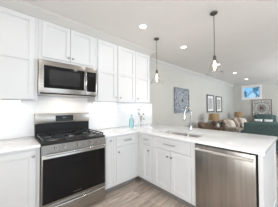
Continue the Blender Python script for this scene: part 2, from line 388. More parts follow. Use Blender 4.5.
def tree(loc, r, hh, label, lo=0.35):
    t = thing('tree', label, 'tree', loc, None)
    bm = NB(); tube(bm, [(loc[0], loc[1], loc[2]), (loc[0], loc[1], loc[2]+hh*0.7)], [0.10, 0.05]); part('trunk', bm, M['stem'], t)
    bm = NB()
    for k in range(22):
        a = random.uniform(0, 2*PI); rr = r*random.uniform(0, 0.8); z = loc[2]+hh*random.uniform(lo, 0.95)
        sphere(bm, (loc[0]+rr*math.cos(a), loc[1]+rr*math.sin(a), z), r*random.uniform(0.22, 0.4), u=8, v=6)
    part('crown', bm, M['foliage'], t)
tree((30, 4.1, 1.0), 0.55, 3.3, 'dark blue-green tree at the left side of the small high window')
tree((30, 2.45, 1.0), 0.85, 5.2, 'dark blue-green tree at the right side of the small high window', 0.62)

# ------------------------------------------------------------ recessed ceiling lights
def recessed(x, y, label):
    t = thing('recessed_light', label, 'ceiling light', (x, y, ZC), 'recessed ceiling lights')
    bm = NB(); lathe(bm, [(0.049, ZC-0.001), (0.05, ZC-0.006), (0.066, ZC-0.004), (0.070, ZC-0.0005)], x, y, 28, False, False)
    part('trim_ring', bm, M['trim'], t)
    bm = NB(); lathe(bm, [(0.0495, ZC-0.0012), (0.0495, ZC-0.003)], x, y, 28); part('diffuser', bm, M['lamp'], t)
    l = area_light('lamp', (0, 0, -0.008), (0, 0, 0), RECESS_W, 0.098, None, (1.0, 0.955, 0.90)); l.parent = t
    return t
r0 = recessed(1.251, -0.948, 'recessed round ceiling light nearest the upper cabinets')
names = {2.388: 'recessed round ceiling light between the two glass pendants', 4.206: 'recessed round ceiling light directly above the nearer pendant shade',
         5.771: 'second recessed ceiling light counting back from the high window', 7.457: 'smallest, farthest recessed ceiling light, close to the high window'}
for x, lb in names.items(): dup(r0, (x, -0.95, ZC), lb)
dup(r0, (-0.3, -1.15, ZC), 'unseen recessed ceiling light added in front of the tall left upper cabinet')  # out of view, added to brighten the left upper doors
for x in (0.1, 1.3, 2.5, 4.2, 5.8, 7.45): dup(r0, (x, -3.1, ZC), 'added recessed ceiling light of an unseen second row, behind the camera')  # unseen row, put in to light the room

# ------------------------------------------------------------ cabinets
def local(o, u, n):
    """matrix mapping (a, b, c) = (along u, outward n, up) to the world, from origin o"""
    u = Vector(u); n = Vector(n)
    return Matrix(((u.x, n.x, 0, o[0]), (u.y, n.y, 0, o[1]), (0, 0, 1, o[2]), (0, 0, 0, 1)))
def shaker(mtx, a0, a1, z0, z1, rails=(), st=0.057, t=0.021):
    """framed door; rails = heights (low, high) of extra cross rails"""
    bm = NB()
    box(bm, a0+.003, a1-.003, 0.001, t*0.28, z0+.003, z1-.003, 0, mtx=mtx)
    b = 0.0012
    box(bm, a0, a0+st, 0.001, t, z0, z1, b, mtx=mtx); box(bm, a1-st, a1, 0.001, t, z0, z1, b, mtx=mtx)
    s = [(z0, z0+st), *rails, (z1-st, z1)]
    for (p, q) in s: box(bm, a0+st, a1-st, 0.001, t-0.0003, p, q, b, mtx=mtx)
    for (p, q) in zip(s, s[1:]):   # chamfered inner bead round each panel
        for (c0, c1, c2, c3) in ((a0+st, a0+st+.008, p[1], q[0]), (a1-st-.008, a1-st, p[1], q[0])):
            box(bm, c0, c1, 0.001, t*0.6, c2, c3, 0, mtx=mtx)
        box(bm, a0+st+.008, a1-st-.008, 0.001, t*0.6, p[1], p[1]+.008, 0, mtx=mtx); box(bm, a0+st+.008, a1-st-.008, 0.001, t*0.6, q[0]-.008, q[0], 0, mtx=mtx)
    return bm
def knob_bm(mtx, a, z, t=0.021):
    bm = NB(); pr = [(0.005, 0), (0.005, 0.012), (0.0135, 0.016), (0.0155, 0.021), (0.0135, 0.027), (0.006, 0.029)]
    rot = mtx @ Matrix.Translation((a, t, z)) @ Matrix.Rotation(-PI/2, 4, 'X')
    lathe(bm, pr, 0, 0, 16, mtx=rot); return bm
def pull_bm(mtx, a0, a1, z, t=0.021, r=0.0055, off=0.03):
    bm = NB()
    P = lambda a, b, c: mtx @ Vector((a, b, c))
    tube(bm, [P(a0-.012, t+off, z), P(a1+.012, t+off, z)], r, 10)
    for a in (a0, a1): tube(bm, [P(a, t, z), P(a, t+off, z)], r*0.85, 8)
    return bm
def cab(name, label, group, o, u, n, A0, A1, Z0, Z1, depth, fronts, cat='cabinet', toe=False, hollow=False):
    mtx = local(o, u, n)
    t = thing(name, label, cat, tuple(mtx @ Vector(((A0+A1)/2, -depth/2, 0 if toe else Z0))), group)
    bm = NB(); zb = 0.105 if toe else Z0
    if hollow:
        w_ = 0.018
        box(bm, A0, A0+w_, -depth, 0, zb, Z1, mtx=mtx); box(bm, A1-w_, A1, -depth, 0, zb, Z1, mtx=mtx)
        box(bm, A0+w_, A1-w_, -depth, 0, zb, zb+w_, mtx=mtx); box(bm, A0+w_, A1-w_, -depth, -depth+w_, zb+w_, Z1, mtx=mtx)
        box(bm, A0+w_, A1-w_, -w_, 0, zb+w_, Z1, mtx=mtx)
    else:
        box(bm, A0, A1, -depth, 0, zb, Z1, mtx=mtx)
    part('cabinet_box', bm, M['cab'], t, None)
    if toe:
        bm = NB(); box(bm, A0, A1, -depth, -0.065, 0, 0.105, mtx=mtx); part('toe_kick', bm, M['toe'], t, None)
    for f in fronts:
        kind, a0, a1, z0, z1 = f[:5]; opt = f[5] if len(f) > 5 else {}
        bm = shaker(mtx, a0, a1, z0, z1, opt.get('rails', ()), opt.get('st', 0.057))
        p = part(kind, bm, M['cab'], t, None)
        if 'knob' in opt: part('knob', knob_bm(mtx, *opt['knob']), M['nickel'], p)
        if 'pull' in opt: part('handle', pull_bm(mtx, *opt['pull']), M['nickel'], p)
    return t
# uppers, faces at y = -0.331 (doors reach -0.35)
UB, UT = 1.4195, CZ0+0.010
U, N = (1, 0, 0), (0, -1, 0)
O = (0, YF, 0)
dt = 2.449
MR = (1.905, 1.962)
G1 = 'white upper wall cabinets'
cab('upper_cabinet', 'tall white upper cabinet left of the microwave, cut by the left frame edge', G1, O, U, N, -1.25, -0.003, UB, UT, 0.329,
    [('door', -1.24, -0.64, UB+.006, dt, {'rails': [MR], 'knob': (-1.19, 1.5)}), ('door', -0.632, -0.034, UB+.006, dt, {'rails': [MR]})])
cab('upper_cabinet', 'short white two-door upper cabinet directly above the microwave', G1, O, U, N, 0.0, 0.762, 1.932, UT, 0.329,
    [('door', 0.040, 0.377, 1.975, dt, {'knob': (0.352, 2.02), 'st': 0.05}), ('door', 0.383, 0.722, 1.975, dt, {'knob': (0.410, 2.02), 'st': 0.05})])
cab('upper_cabinet', 'narrow tall single-door upper cabinet just right of the microwave', G1, O, U, N, 0.765, 1.168, UB, UT, 0.329,
    [('door', 0.803, 1.162, UB+.006, dt, {'rails': [MR], 'knob': (1.136, 1.498)})])
cab('upper_cabinet', 'wide tall upper cabinet with two doors at the far end of the wall run', G1, O, U, N, 1.170, XU1, UB, UT, 0.329,
    [('door', 1.190, 1.592, UB+.006, dt, {'rails': [MR], 'knob': (1.232, 1.498)}), ('door', 1.600, 2.000, UB+.006, dt, {'rails': [MR], 'knob': (1.650, 1.498)})])
# base cabinets on the wall, faces at y = -0.596
OB = (0, -0.596, 0); BT = 0.884; G2 = 'white base cabinets'
cab('base_cabinet', 'white base cabinet with one tall door left of the range', G2, OB, U, N, -1.29, -0.004, 0, BT, 0.594,
    [('door', -1.27, -0.66, 0.12, 0.852, {'knob': (-0.69, 0.8)}), ('door', -0.65, -0.040, 0.12, 0.852, {'knob': (-0.068, 0.80), 'st': 0.06})], toe=True)
cab('base_cabinet', 'very narrow white pull-out cabinet between the range and the drawer cabinet', G2, OB, U, N, 0.767, 0.940, 0, BT, 0.594,
    [('door', 0.795, 0.928, 0.12, 0.862, {'knob': (0.875, 0.822), 'st': 0.035})], toe=True)
cab('base_cabinet', 'white base cabinet with a drawer above a door, ending in the inside corner', G2, OB, U, N, 0.942, 1.447, 0, BT, 0.594,
    [('drawer', 0.985, 1.375, 0.712, 0.862, {'pull': (1.125, 1.25, 0.792), 'st': 0.038}), ('door', 0.985, 1.375, 0.12, 0.695, {'knob': (1.017, 0.622)})], toe=True)
# peninsula base cabinets, faces at x = 1.449 looking -X; u along -Y
OP = (1.449, 0, 0); UP = (0, -1, 0); NP = (-1, 0, 0); PD = 0.60
cab('base_cabinet', 'narrow white peninsula cabinet with a small drawer over a door', G2, OP, UP, NP, 0.598, 0.925, 0, BT, PD,
    [('drawer', 0.728, 0.918, 0.712, 0.862, {'pull': (0.79, 0.875, 0.792), 'st': 0.035}), ('door', 0.728, 0.918, 0.12, 0.695, {'knob': (0.886, 0.622), 'st': 0.05})], toe=True)
cab('sink_cabinet', 'white sink cabinet with a false drawer front over two doors beside the dishwasher', G2, OP, UP, NP, 0.927, 1.662, 0, BT, PD,
    [('drawer', 0.990, 1.612, 0.712, 0.862, {'pull': (1.215, 1.38, 0.790), 'st': 0.038}),
     ('door', 0.990, 1.297, 0.12, 0.695, {'knob': (1.267, 0.618)}), ('door', 1.304, 1.612, 0.12, 0.695, {'knob': (1.334, 0.618)})], toe=True, hollow=True)
# end panel of the peninsula
t = thing('peninsula_gable', 'white panelled end of the peninsula at the right edge of the dishwasher', 'gable panel', (1.95, -2.295, 0))
bm = NB(); box(bm, 1.431, 2.40, -2.299, -2.277, 0, BT, 0.001); part('panel', bm, M['cab'], t, None)
bm = NB()
for (a, b, c, d) in ((1.431, 1.53, 0, BT), (2.31, 2.40, 0, BT), (1.53, 2.31, 0, 0.12), (1.53, 2.31, BT-.09, BT)): box(bm, a, b, -2.310, -2.2985, c, d, 0.001)
part('applied_frame', bm, M['cab'], t, None)
# back panel of the peninsula (living room side)
t = thing('back_panel', 'white back panel closing the living-room side of the peninsula', 'panel', (2.07, -1.3, 0))
bm = NB(); box(bm, 2.052, 2.074, -2.276, -0.02, 0, BT); part('panel', bm, M['cab'], t, None)

# ------------------------------------------------------------ countertops
def prism(bm, pts, z0, z1, bev=0.003):
    A = [bm.verts.new((x, y, z0)) for x, y in pts]; B = [bm.verts.new((x, y, z1)) for x, y in pts]; k = len(pts)
    for i in range(k): bm.faces.new((A[i], A[(i+1) % k], B[(i+1) % k], B[i]))
    bm.faces.new(A[::-1]); bm.faces.new(B)
    bmesh.ops.recalc_face_normals(bm, faces=bm.faces)
    if bev:
        es = [e for e in bm.edges if len(e.link_faces) == 2 and e.calc_face_angle(0) > 1 and (e.verts[0].co.z > z1-1e-4 and e.verts[1].co.z > z1-1e-4)]
        bmesh.ops.bevel(bm, geom=es, offset=bev, segments=2, affect='EDGES', profile=0.5)
TZ = 0.915
bm = NB(); prism(bm, [(-1.29, -0.635), (-0.003, -0.635), (-0.003, -0.0005), (-1.29, -0.0005)], 0.885, TZ)
solo('countertop', 'short white quartz countertop to the left of the range', 'countertop', (-0.65, -0.32, 0.885), bm, M['quartz'])
SX0, SX1, SY0, SY1 = 1.575, 1.905, -1.625, -0.945   # sink cutout
PX0, PX1, PE = 1.412, 2.44, -2.325
bm = NB()
prism(bm, [(0.765, -0.635), (PX0, -0.635), (PX0, PE), (PX1, PE), (PX1, -0.0005), (0.765, -0.0005)], 0.885, TZ)
ctop = solo('countertop', 'L-shaped white quartz countertop over the corner and peninsula, with a sink cutout', 'countertop', (1.9, -1.2, 0.885), bm, M['quartz'])
bm = NB(); box(bm, SX0, SX1, SY0, SY1, 0.85, 0.95)
es = [e for e in bm.edges if abs(e.verts[0].co.z - e.verts[1].co.z) > 0.05]
bmesh.ops.bevel(bm, geom=es, offset=0.02, segments=4, affect='EDGES', profile=0.5)
bmesh.ops.translate(bm, vec=-Vector((1.9, -1.2, 0.885)), verts=bm.verts)
cut = finish('cutter', bm, M['quartz']); cut.location = (1.9, -1.2, 0.885)
bo = ctop.modifiers.new('cut', 'BOOLEAN'); bo.object = cut; bo.operation = 'DIFFERENCE'; bo.solver = 'EXACT'
bpy.context.view_layer.update()
me = bpy.data.meshes.new_from_object(ctop.evaluated_get(bpy.context.evaluated_depsgraph_get()))
ctop.modifiers.clear(); ctop.data = me; me.name = 'countertop'
bpy.data.objects.remove(cut)

# ------------------------------------------------------------ sink and faucet
t = thing('sink', 'stainless steel undermount sink sunk into the peninsula countertop', 'sink', (1.74, -1.285, 0.70))
def basin(bm, y0, y1):
    e = 0.004; x0, x1 = SX0-e, SX1+e; zt, zb = 0.884, 0.70; r = 0.05
    def ring(ins, z, rr):
        pts = []
        for cx_, cy_, a0 in ((x1-ins-rr, y1-ins-rr, 0), (x0+ins+rr, y1-ins-rr, 90), (x0+ins+rr, y0+ins+rr, 180), (x1-ins-rr, y0+ins+rr, 270)):
            for k in range(5):
                a = math.radians(a0 + 22.5*k); pts.append(bm.verts.new((cx_+rr*math.cos(a), cy_+rr*math.sin(a), z)))
        return pts
    R = [ring(-0.012, zt, 0.03), ring(0, zt, 0.03), ring(0.002, zt-0.01, 0.035), ring(0.006, zb+0.03, 0.04), ring(0.02, zb+0.006, 0.04), ring(0.04, zb, 0.04)]
    for a, b in zip(R, R[1:]):
        k = len(a)
        for i in range(k): bm.faces.new((a[i], a[(i+1) % k], b[(i+1) % k], b[i]))
    bm.faces.new(R[-1])
ym = -1.285
bm = NB(); basin(bm, ym+0.006, SY1); part('basin', bm, M['steel_dark'], t)
bm = NB(); basin(bm, SY0, ym-0.006); part('basin', bm, M['steel_dark'], t)
bm = NB(); box(bm, SX0-.002, SX1+.002, ym-0.012, ym+0.012, 0.84, 0.8835, 0.004, 2); part('divider', bm, M['steel'], t)
for y in ((ym+SY1)/2, (ym+SY0)/2):
    bm = NB(); lathe(bm, [(0.04, 0.7005), (0.04, 0.704), (0.03, 0.703), (0.012, 0.702)], 1.74, y); part('drain', bm, M['chrome'], t)
t = thing('kitchen_faucet', 'tall chrome gooseneck faucet behind the sink', 'faucet', (2.05, -1.285, TZ))
fx, fy = 2.04, -1.285
bm = NB(); lathe(bm, [(0.027, TZ), (0.027, TZ+.006), (0.020, TZ+.012), (0.018, TZ+.09), (0.013, TZ+.10)], fx, fy); part('base', bm, M['chrome'], t)
pts = [(fx, fy, TZ+.08), (fx, fy, TZ+.30)]
for k in range(1, 13):
    a = math.radians(15*k); pts.append((fx-0.10+0.10*math.cos(a), fy, TZ+.30+0.10*math.sin(a)))
pts.append((fx-0.205, fy, TZ+.27))
bm = NB(); tube(bm, pts, 0.0115, 12); part('neck', bm, M['chrome'], t)
bm = NB(); tube(bm, [(fx-.203, fy, TZ+.28), (fx-.207, fy, TZ+.235), (fx-.2095, fy, TZ+.20), (fx-.210, fy, TZ+.19)], [0.0135, 0.016, 0.018, 0.015], 14); part('spray_head', bm, M['chrome'], t)
bm = NB(); tube(bm, [(fx, fy-.015, TZ+.055), (fx, fy-.04, TZ+.06)], 0.010, 10); tube(bm, [(fx, fy-.038, TZ+.06), (fx+.01, fy-.06, TZ+.12)], [0.006, 0.004], 8); part('handle', bm, M['chrome'], t)

# ------------------------------------------------------------ dishwasher
t = thing('dishwasher', 'stainless steel dishwasher with a long bar handle in the peninsula', 'dishwasher', (1.73, -1.97, 0))
bm = NB(); box(bm, 1.452, 2.045, -2.275, -1.672, 0.1, 0.876); part('tub', bm, M['black'], t, None)
bm = NB(); box(bm, 1.418, 1.451, -2.261, -1.678, 0.115, 0.868, 0.004, 2); dd = part('door', bm, M['steel_v'], t)
bm = NB()
tube(bm, [(1.375, -2.250, 0.826), (1.375, -1.705, 0.826)], 0.013, 14)
for y in (-2.241, -1.722): box(bm, 1.376, 1.419, y-.010, y+.010, 0.817, 0.835, 0.002)
part('handle', bm, M['bright_steel'], dd)
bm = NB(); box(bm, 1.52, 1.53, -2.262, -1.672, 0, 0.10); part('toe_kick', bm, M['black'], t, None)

# ------------------------------------------------------------ range
RX0, RX1 = 0.0, 0.762; rc = 0.381
t = thing('gas_range', 'stainless steel freestanding gas range with black cooktop and oven window', 'stove', (rc, -0.35, 0))
bm = NB(); box(bm, RX0+.002, RX1-.002, -0.630, -0.02, 0.03, 0.905); part('body', bm, M['steel'], t, None)
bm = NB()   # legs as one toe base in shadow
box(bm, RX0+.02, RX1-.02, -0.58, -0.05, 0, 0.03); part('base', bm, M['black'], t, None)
bm = NB(); box(bm, RX0, RX1, -0.668, -0.06, 0.898, 0.925, 0.005, 2); part('cooktop', bm, M['black'], t)
bm = NB(); box(bm, RX0+.002, RX1-.002, -0.085, -0.012, 0.925, 1.10, 0.003); part('backguard_base', bm, M['black'], t)
bm = NB(); box(bm, RX0, RX1, -0.095, -0.012, 1.092, 1.235, 0.006, 2); bgd = part('backguard', bm, M['steel'], t)
bm = NB(); box(bm, 0.250, 0.500, -0.098, -0.093, 1.118, 1.205, 0.001); disp = part('display', bm, M['blackglass'], bgd)
bm = NB(); box(bm, 0.345, 0.395, -0.0985, -0.0975, 1.160, 1.180)
part('clock', bm, M['display'], bgd)
for i in range(6):
    bm = NB(); box(bm, 0.268+i*.038, 0.284+i*.038, -0.0985, -0.0975, 1.133, 1.137); part('button', bm, M['print'], bgd)
# slanted knob panel
bm = NB(); q = [(-0.662, 0.897), (-0.688, 0.800), (-0.632, 0.800), (-0.632, 0.897)]
A = [bm.verts.new((RX0+.002, y, z)) for y, z in q]; B = [bm.verts.new((RX1-.002, y, z)) for y, z in q]
for i in range(4): bm.faces.new((A[i], A[(i+1) % 4], B[(i+1) % 4], B[i]))
bm.faces.new(A[::-1]); bm.faces.new(B)
part('control_panel', bm, M['steel_panel'], t)
kn = Vector((0, -0.966, 0.259))
for x in (0.135, 0.222, 0.381, 0.540, 0.627):
    p = Vector((x, -0.674, 0.852)); bm = NB()
    tube(bm, [p, p+kn*.008, p+kn*.008, p+kn*.034, p+kn*.038], [0.026, 0.026, 0.0215, 0.0195, 0.017], 20)
    k = part('control_knob', bm, M['steel'], t)
    bm = NB(); q = p+kn*.038; box(bm, q.x-.002, q.x+.002, q.y-.002, q.y+.002, q.z-.014, q.z+.014); part('pointer', bm, M['black'], k)
# oven door
bm = NB(); box(bm, RX0+.004, RX1-.004, -0.676, -0.631, 0.247, 0.795, 0.004, 2); door = part('oven_door', bm, M['steel'], t)
bm = NB(); box(bm, RX0+.012, RX1-.012, -0.680, -0.675, 0.262, 0.752, 0.002); part('oven_window', bm, M['blackglass'], door)
bm = NB(); box(bm, 0.15, 0.61, -0.6812, -0.6797, 0.36, 0.66, 0.0004); part('inner_window', bm, M['blackglass'], door)
bm = NB()
for i, ww in enumerate((.007, .005, .007, .005, .006, .003, .007, .006, .005)):
    box(bm, 0.334+i*.0105, 0.334+i*.0105+ww, -0.6815, -0.6798, 0.292, 0.301)
part('maker_badge', bm, M['print'], door)
bm = NB()
tube(bm, [(0.035+(0.692)*k/14, -0.728-0.010*math.sin(PI*k/14), 0.806) for k in range(15)], 0.0125, 14)
for x in (0.06, 0.702): box(bm, x-.012, x+.012, -0.727, -0.675, 0.796, 0.786+.024, 0.003)
part('handle', bm, M['chrome'], door)
bm = NB(); box(bm, RX0+.004, RX1-.004, -0.672, -0.631, 0.045, 0.238, 0.004, 2); dr = part('storage_drawer', bm, M['steel'], t)
bm = NB(); tube(bm, [(0.02, -0.678, 0.205), (0.2, -0.690, 0.205), (0.381, -0.694, 0.205), (0.56, -0.690, 0.205), (0.742, -0.678, 0.205)], 0.011, 12); part('handle', bm, M['chrome'], dr)
# grates and burners
for gx in (0.135, 0.381, 0.627):
    bm = NB(); hw = 0.117; y0, y1 = -0.635, -0.120; z = 0.957; r = 0.0052
    for x in (gx-hw, gx+hw): box(bm, x-r, x+r, y0, y1, z-r*1.3, z+r, 0.002)
    for y in (y0, (y0+y1)/2, y1): box(bm, gx-hw, gx+hw, y-r, y+r, z-r*1.3, z+r, 0.002)
    for yb in ((-0.51, -0.245) if gx != 0.381 else (-0.378,)):
        for (dx, dy) in ((1, 0), (-1, 0), (0, 1), (0, -1)):
            L0, L1 = 0.03, (hw if dx else 0.125)
            ax0, ax1 = sorted((gx+dx*L0, gx+dx*L1)); ay0, ay1 = sorted((yb+dy*L0, yb+dy*L1))
            box(bm, ax0-(r if not dx else 0), ax1+(r if not dx else 0), ay0-(r if not dy else 0), ay1+(r if not dy else 0), z-r, z+r*1.6, 0.002)
    for x in (gx-hw, gx+hw):
        for y in (y0+.01, y1-.01): box(bm, x-r, x+r, y-r, y+r, 0.925, z)
    part('grate', bm, M['iron'], t)
for (x, y, r) in ((0.135, -0.51, .045), (0.135, -0.245, .036), (0.627, -0.51, .05), (0.627, -0.245, .036), (0.381, -0.378, .042)):
    bm = NB(); lathe(bm, [(r*1.25, 0.925), (r*1.2, 0.930), (r, 0.932), (r, 0.940)], x, y, 24); b_ = part('burner', bm, M['nickel'], t)
    bm = NB(); lathe(bm, [(r*0.9, 0.940), (r*0.92, 0.946), (r*0.7, 0.949)], x, y, 24); part('burner_cap', bm, M['iron'], b_)

# ------------------------------------------------------------ microwave
t = thing('microwave', 'stainless steel over-the-range microwave with a black window', 'microwave', (rc, -0.2, 1.497))
mz0, mz1 = 1.497, 1.930
bm = NB(); box(bm, 0.002, 0.760, -0.365, -0.011, mz0, mz1); part('body', bm, M['steel_dark'], t, None)
bm = NB(); box(bm, 0.0, 0.586, -0.398, -0.366, mz0+.012, mz1, 0.005, 2); md = part('door', bm, M['steel'], t)
bm = NB(); box(bm, 0.055, 0.560, -0.4005, -0.397, 1.572, 1.862, 0.001); part('window', bm, M['blackglass'], md)
bm = NB(); box(bm, 0.115, 0.500, -0.4015, -0.400, 1.615, 1.815, 0.0005); part('mesh_screen', bm, M['greyglass'], md)
bm = NB(); hp = [(0.578, -0.399, 1.575), (0.578, -0.425, 1.60), (0.578, -0.436, 1.71), (0.578, -0.425, 1.83), (0.578, -0.399, 1.855)]
tube(bm, hp, 0.011, 12); part('handle', bm, M['chrome'], md)
bm = NB(); box(bm, 0.588, 0.762, -0.398, -0.366, mz0+.012, mz1, 0.005, 2); part('control_surround', bm, M['steel'], t)
bm = NB(); box(bm, 0.601, 0.745, -0.4005, -0.397, 1.560, 1.862, 0.001); cp = part('control_panel', bm, M['blackglass'], t)
bm = NB(); box(bm, 0.630, 0.715, -0.4012, -0.400, 1.800, 1.826); part('clock', bm, M['greyglass'], cp)
bm = NB(); box(bm, 0.02, 0.742, -0.392, -0.367, mz0-.001, mz0+.010); part('vent_grille', bm, M['black'], t)
l = area_light('hood_lamp', (0, 0.0, -0.012), (0, 0, 0), 0.9, 0.3, 0.06, (1.0, 0.80, 0.62)); l.parent = t
# under-cabinet lights
def under(x0, x1, label):
    xm = (x0+x1)/2; t = thing('under_cabinet_light', label, 'light', (xm, -0.12, UB-.02), 'under-cabinet light strips')
    bm = NB(); box(bm, x0, x1, -0.14, -0.10, UB-.014, UB-.0005, 0.002); part('housing', bm, M['trim'], t)
    bm = NB(); box(bm, x0+.01, x1-.01, -0.135, -0.105, UB-.0165, UB-.0138); part('diffuser', bm, M['lamp'], t)
    l = area_light('lamp', (0, 0, -0.002), (0, 0, 0), UNDER_W*(x1-x0)/0.5, x1-x0, 0.03, (1, 0.98, 0.95)); l.parent = t
under(0.82, 1.30, 'white light strip under the upper cabinets right of the microwave')
under(-0.85, -0.15, 'white light strip under the upper cabinet left of the microwave')

# ------------------------------------------------------------ pendants
def pendant(x, y, label):
    t = thing('pendant_light', label, 'pendant light', (x, y, ZC), 'glass cone pendants over the peninsula')
    zb = 1.745
    bm = NB(); lathe(bm, [(0.046, ZC-.0005), (0.048, ZC-.008), (0.042, ZC-.018), (0.012, ZC-.026), (0.008, ZC-.040)], x, y); part('canopy', bm, M['darkmetal'], t)
    bm = NB(); tube(bm, [(x, y, ZC-.03), (x, y, 1.985)], 0.0042, 8); part('rod', bm, M['darkmetal'], t)
    bm = NB(); lathe(bm, [(0.006, 1.995), (0.017, 1.985), (0.019, 1.935), (0.026, 1.930), (0.026, 1.924)], x, y); part('socket', bm, M['darkmetal'], t)
    bm = NB(); pr = [(0.024, 1.930), (0.034, 1.915), (0.070, 1.845), (0.115, zb)]
    lathe(bm, pr + [(r-.002, z+.0005) for r, z in pr[::-1]], x, y, 32, False, False); part('glass_shade', bm, M['glass'], t, 60)
    bm = NB(); lathe(bm, [(0.012, 1.926), (0.013, 1.90), (0.019, 1.87), (0.021, 1.850), (0.017, 1.825), (0.008, 1.813), (0.002, 1.811)], x, y, 16)
    part('bulb', bm, M['bulb'], t)
    l = bpy.data.lights.new('pendant_lamp', 'POINT'); l.energy = 1.3; l.color = (1, 0.8, 0.6); l.shadow_soft_size = 0.008
    lo = bpy.data.objects.new('lamp', l); C.objects.link(lo); lo.parent = t; lo.location = (0, 0, -ZC+1.775)
    return t
p1 = pendant(1.735, -1.80, 'nearer clear glass cone pendant hanging over the dishwasher end of the peninsula')
dup(p1, (1.700, -0.825, ZC), 'farther clear glass cone pendant hanging next to the upper cabinets')
# ceiling sensor near the pendant
bm = NB(); lathe(bm, [(0.045, ZC-.0005), (0.045, ZC-.015), (0.035, ZC-.028), (0.012, ZC-.030)], 5.1, -0.74)
solo('ceiling_sensor', 'small dark round sensor on the ceiling beyond the nearer pendant', 'sensor', (5.1, -0.74, ZC), bm, M['frame'])

# ------------------------------------------------------------ counter decor
t = thing('glass_bottle', 'pale teal glass bottle with a narrow neck on the corner countertop', 'bottle', (1.585, -0.235, TZ))
bm = NB(); x, y = 1.585, -0.235
pr = [(0.044, TZ), (0.049, TZ+.006), (0.050, TZ+.13), (0.043, TZ+.165), (0.020, TZ+.19), (0.014, TZ+.21), (0.013, TZ+.255), (0.017, TZ+.258), (0.017, TZ+.268)]
lathe(bm, pr, x, y, 20, True, False); part('body', bm, M['teal_glass'], t, 50)
bm = NB(); sphere(bm, (x+.0, y-.051, TZ+.135), 0.014, 1, .35, 1); part('medallion', bm, M['nickel'], t)
vx, vy = 1.775, -0.31
t = thing('glass_vase', 'round clear glass vase standing beside the teal bottle', 'vase', (vx, vy, TZ))
bm = NB(); pr = [(0.03, TZ), (0.055, TZ+.015), (0.068, TZ+.05), (0.062, TZ+.09), (0.04, TZ+.115), (0.032, TZ+.13), (0.038, TZ+.145)]
lathe(bm, pr, vx, vy, 24, True, False); part('bowl', bm, M['glass'], t, 60)
t = thing('flower_sprays', 'white blossom sprays with brown seed pods standing in the clear vase', 'flowers', (vx, vy, TZ+.01))
rnd = random.Random(3)
tips = [(-.075, .0, .40), (-.03, .01, .33), (.045, -.01, .30), (.02, .02, .42), (-.09, -.01, .30), (.075, .0, .25), (-.04, -.03, .25), (.03, -.03, .20)]
for i, (dx, dy, dz) in enumerate(tips):
    bm = NB(); tp = Vector((vx+dx, vy+dy, TZ+dz))
    tube(bm, [(vx-dx*.2, vy-dy*.2, TZ+.015), (vx+dx*.12, vy+dy*.2, TZ+.13), (vx+dx*.6, vy+dy*.6, TZ+.13+(dz-.13)*.6), tp], [0.0022, 0.0022, .0018, .0012], 6)
    st = part('stem', bm, M['stem'], t)
    bm = NB()
    for k in range(5):
        a = 2*PI*k/5; sphere(bm, tp+Vector((math.cos(a)*.017, rnd.uniform(-.01, .01), math.sin(a)*.017)), 0.013, 1, .6, 1, 8, 6)
    part('blossom', bm, M['petal'], st)
    if i % 2 == 0 or i == 7:
        bm = NB(); sphere(bm, tp+Vector((.012, -.016, -.03)), 0.012, 1, 1, 1.4, 8, 6); part('seed_pod', bm, M['bud'], st)

# ------------------------------------------------------------ wall art (left wall)
def carve(t, c, w, h, ax, m_line, rings, spokes, s=1.0, r=0.006, corners=True):
    """relief work in the plane normal to ax ('y' or 'x')"""
    c = Vector(c)
    def P(a, b, d=0): return c + (Vector((a, -d, b)) if ax == 'y' else Vector((-d, a, b)))
    for R_ in rings:
        bm = NB(); torus(bm, P(0, 0, 0.004), R_, r, ax, 32, 6); part('ring', bm, m_line, t)
    bm = NB()
    for k in range(spokes):
        a = 2*PI*k/spokes; ca, sa = math.cos(a), math.sin(a)
        r0, r1 = rings[0], rings[-1]; rm = (r0+r1)/2; ww = 0.8*rm*PI/spokes
        tube(bm, [P(r0*ca, r0*sa, .004), P(rm*ca-ww*sa, rm*sa+ww*ca, .006), P(r1*ca, r1*sa, .004), P(rm*ca+ww*sa, rm*sa-ww*ca, .006), P(r0*ca, r0*sa, .004)], r*0.8, 6)
    part('petals', bm, m_line, t)
    if corners:
        bm = NB()
        for sa_ in (-1, 1):
            for sb in (-1, 1):
                pts = []
                for k in range(18):
                    a = k*0.55; rr = 0.020*s+0.0050*s*k
                    pts.append(P(sa_*(w/2-.16*s+rr*math.cos(a)*.9), sb*(h/2-.16*s+rr*math.sin(a)*.9), .004))
                tube(bm, pts, r*0.8, 6)
        part('scroll', bm, m_line, t)
ax0, ax1, az0, az1 = 3.385, 4.20, 1.155, 1.935
cxa, cza = (ax0+ax1)/2, (az0+az1)/2
t = thing('wall_panel', 'square grey carved medallion panel on the wall behind the faucet', 'wall art', (cxa, -0.02, cza))
bm = NB(); box(bm, ax0, ax1, -0.035, -0.001, az0, az1, 0.004); part('backing', bm, M['zinc'], t)
bm = NB()
for (a, b, c, d) in ((ax0, ax1, az0, az0+.03), (ax0, ax1, az1-.03, az1), (ax0, ax0+.03, az0+.03, az1-.03), (ax1-.03, ax1, az0+.03, az1-.03)): box(bm, a, b, -0.05, -0.035, c, d, 0.003)
part('frame', bm, M['zinc'], t)
carve(t, (cxa, -0.037, cza), ax1-ax0, az1-az0, 'y', M['zinc_pale'], (.08, .19, .30), 12, 1.0, 0.010)
bm = NB(); sphere(bm, (cxa, -.045, cza), .045, 1, .4, 1); part('boss', bm, M['frame'], t)
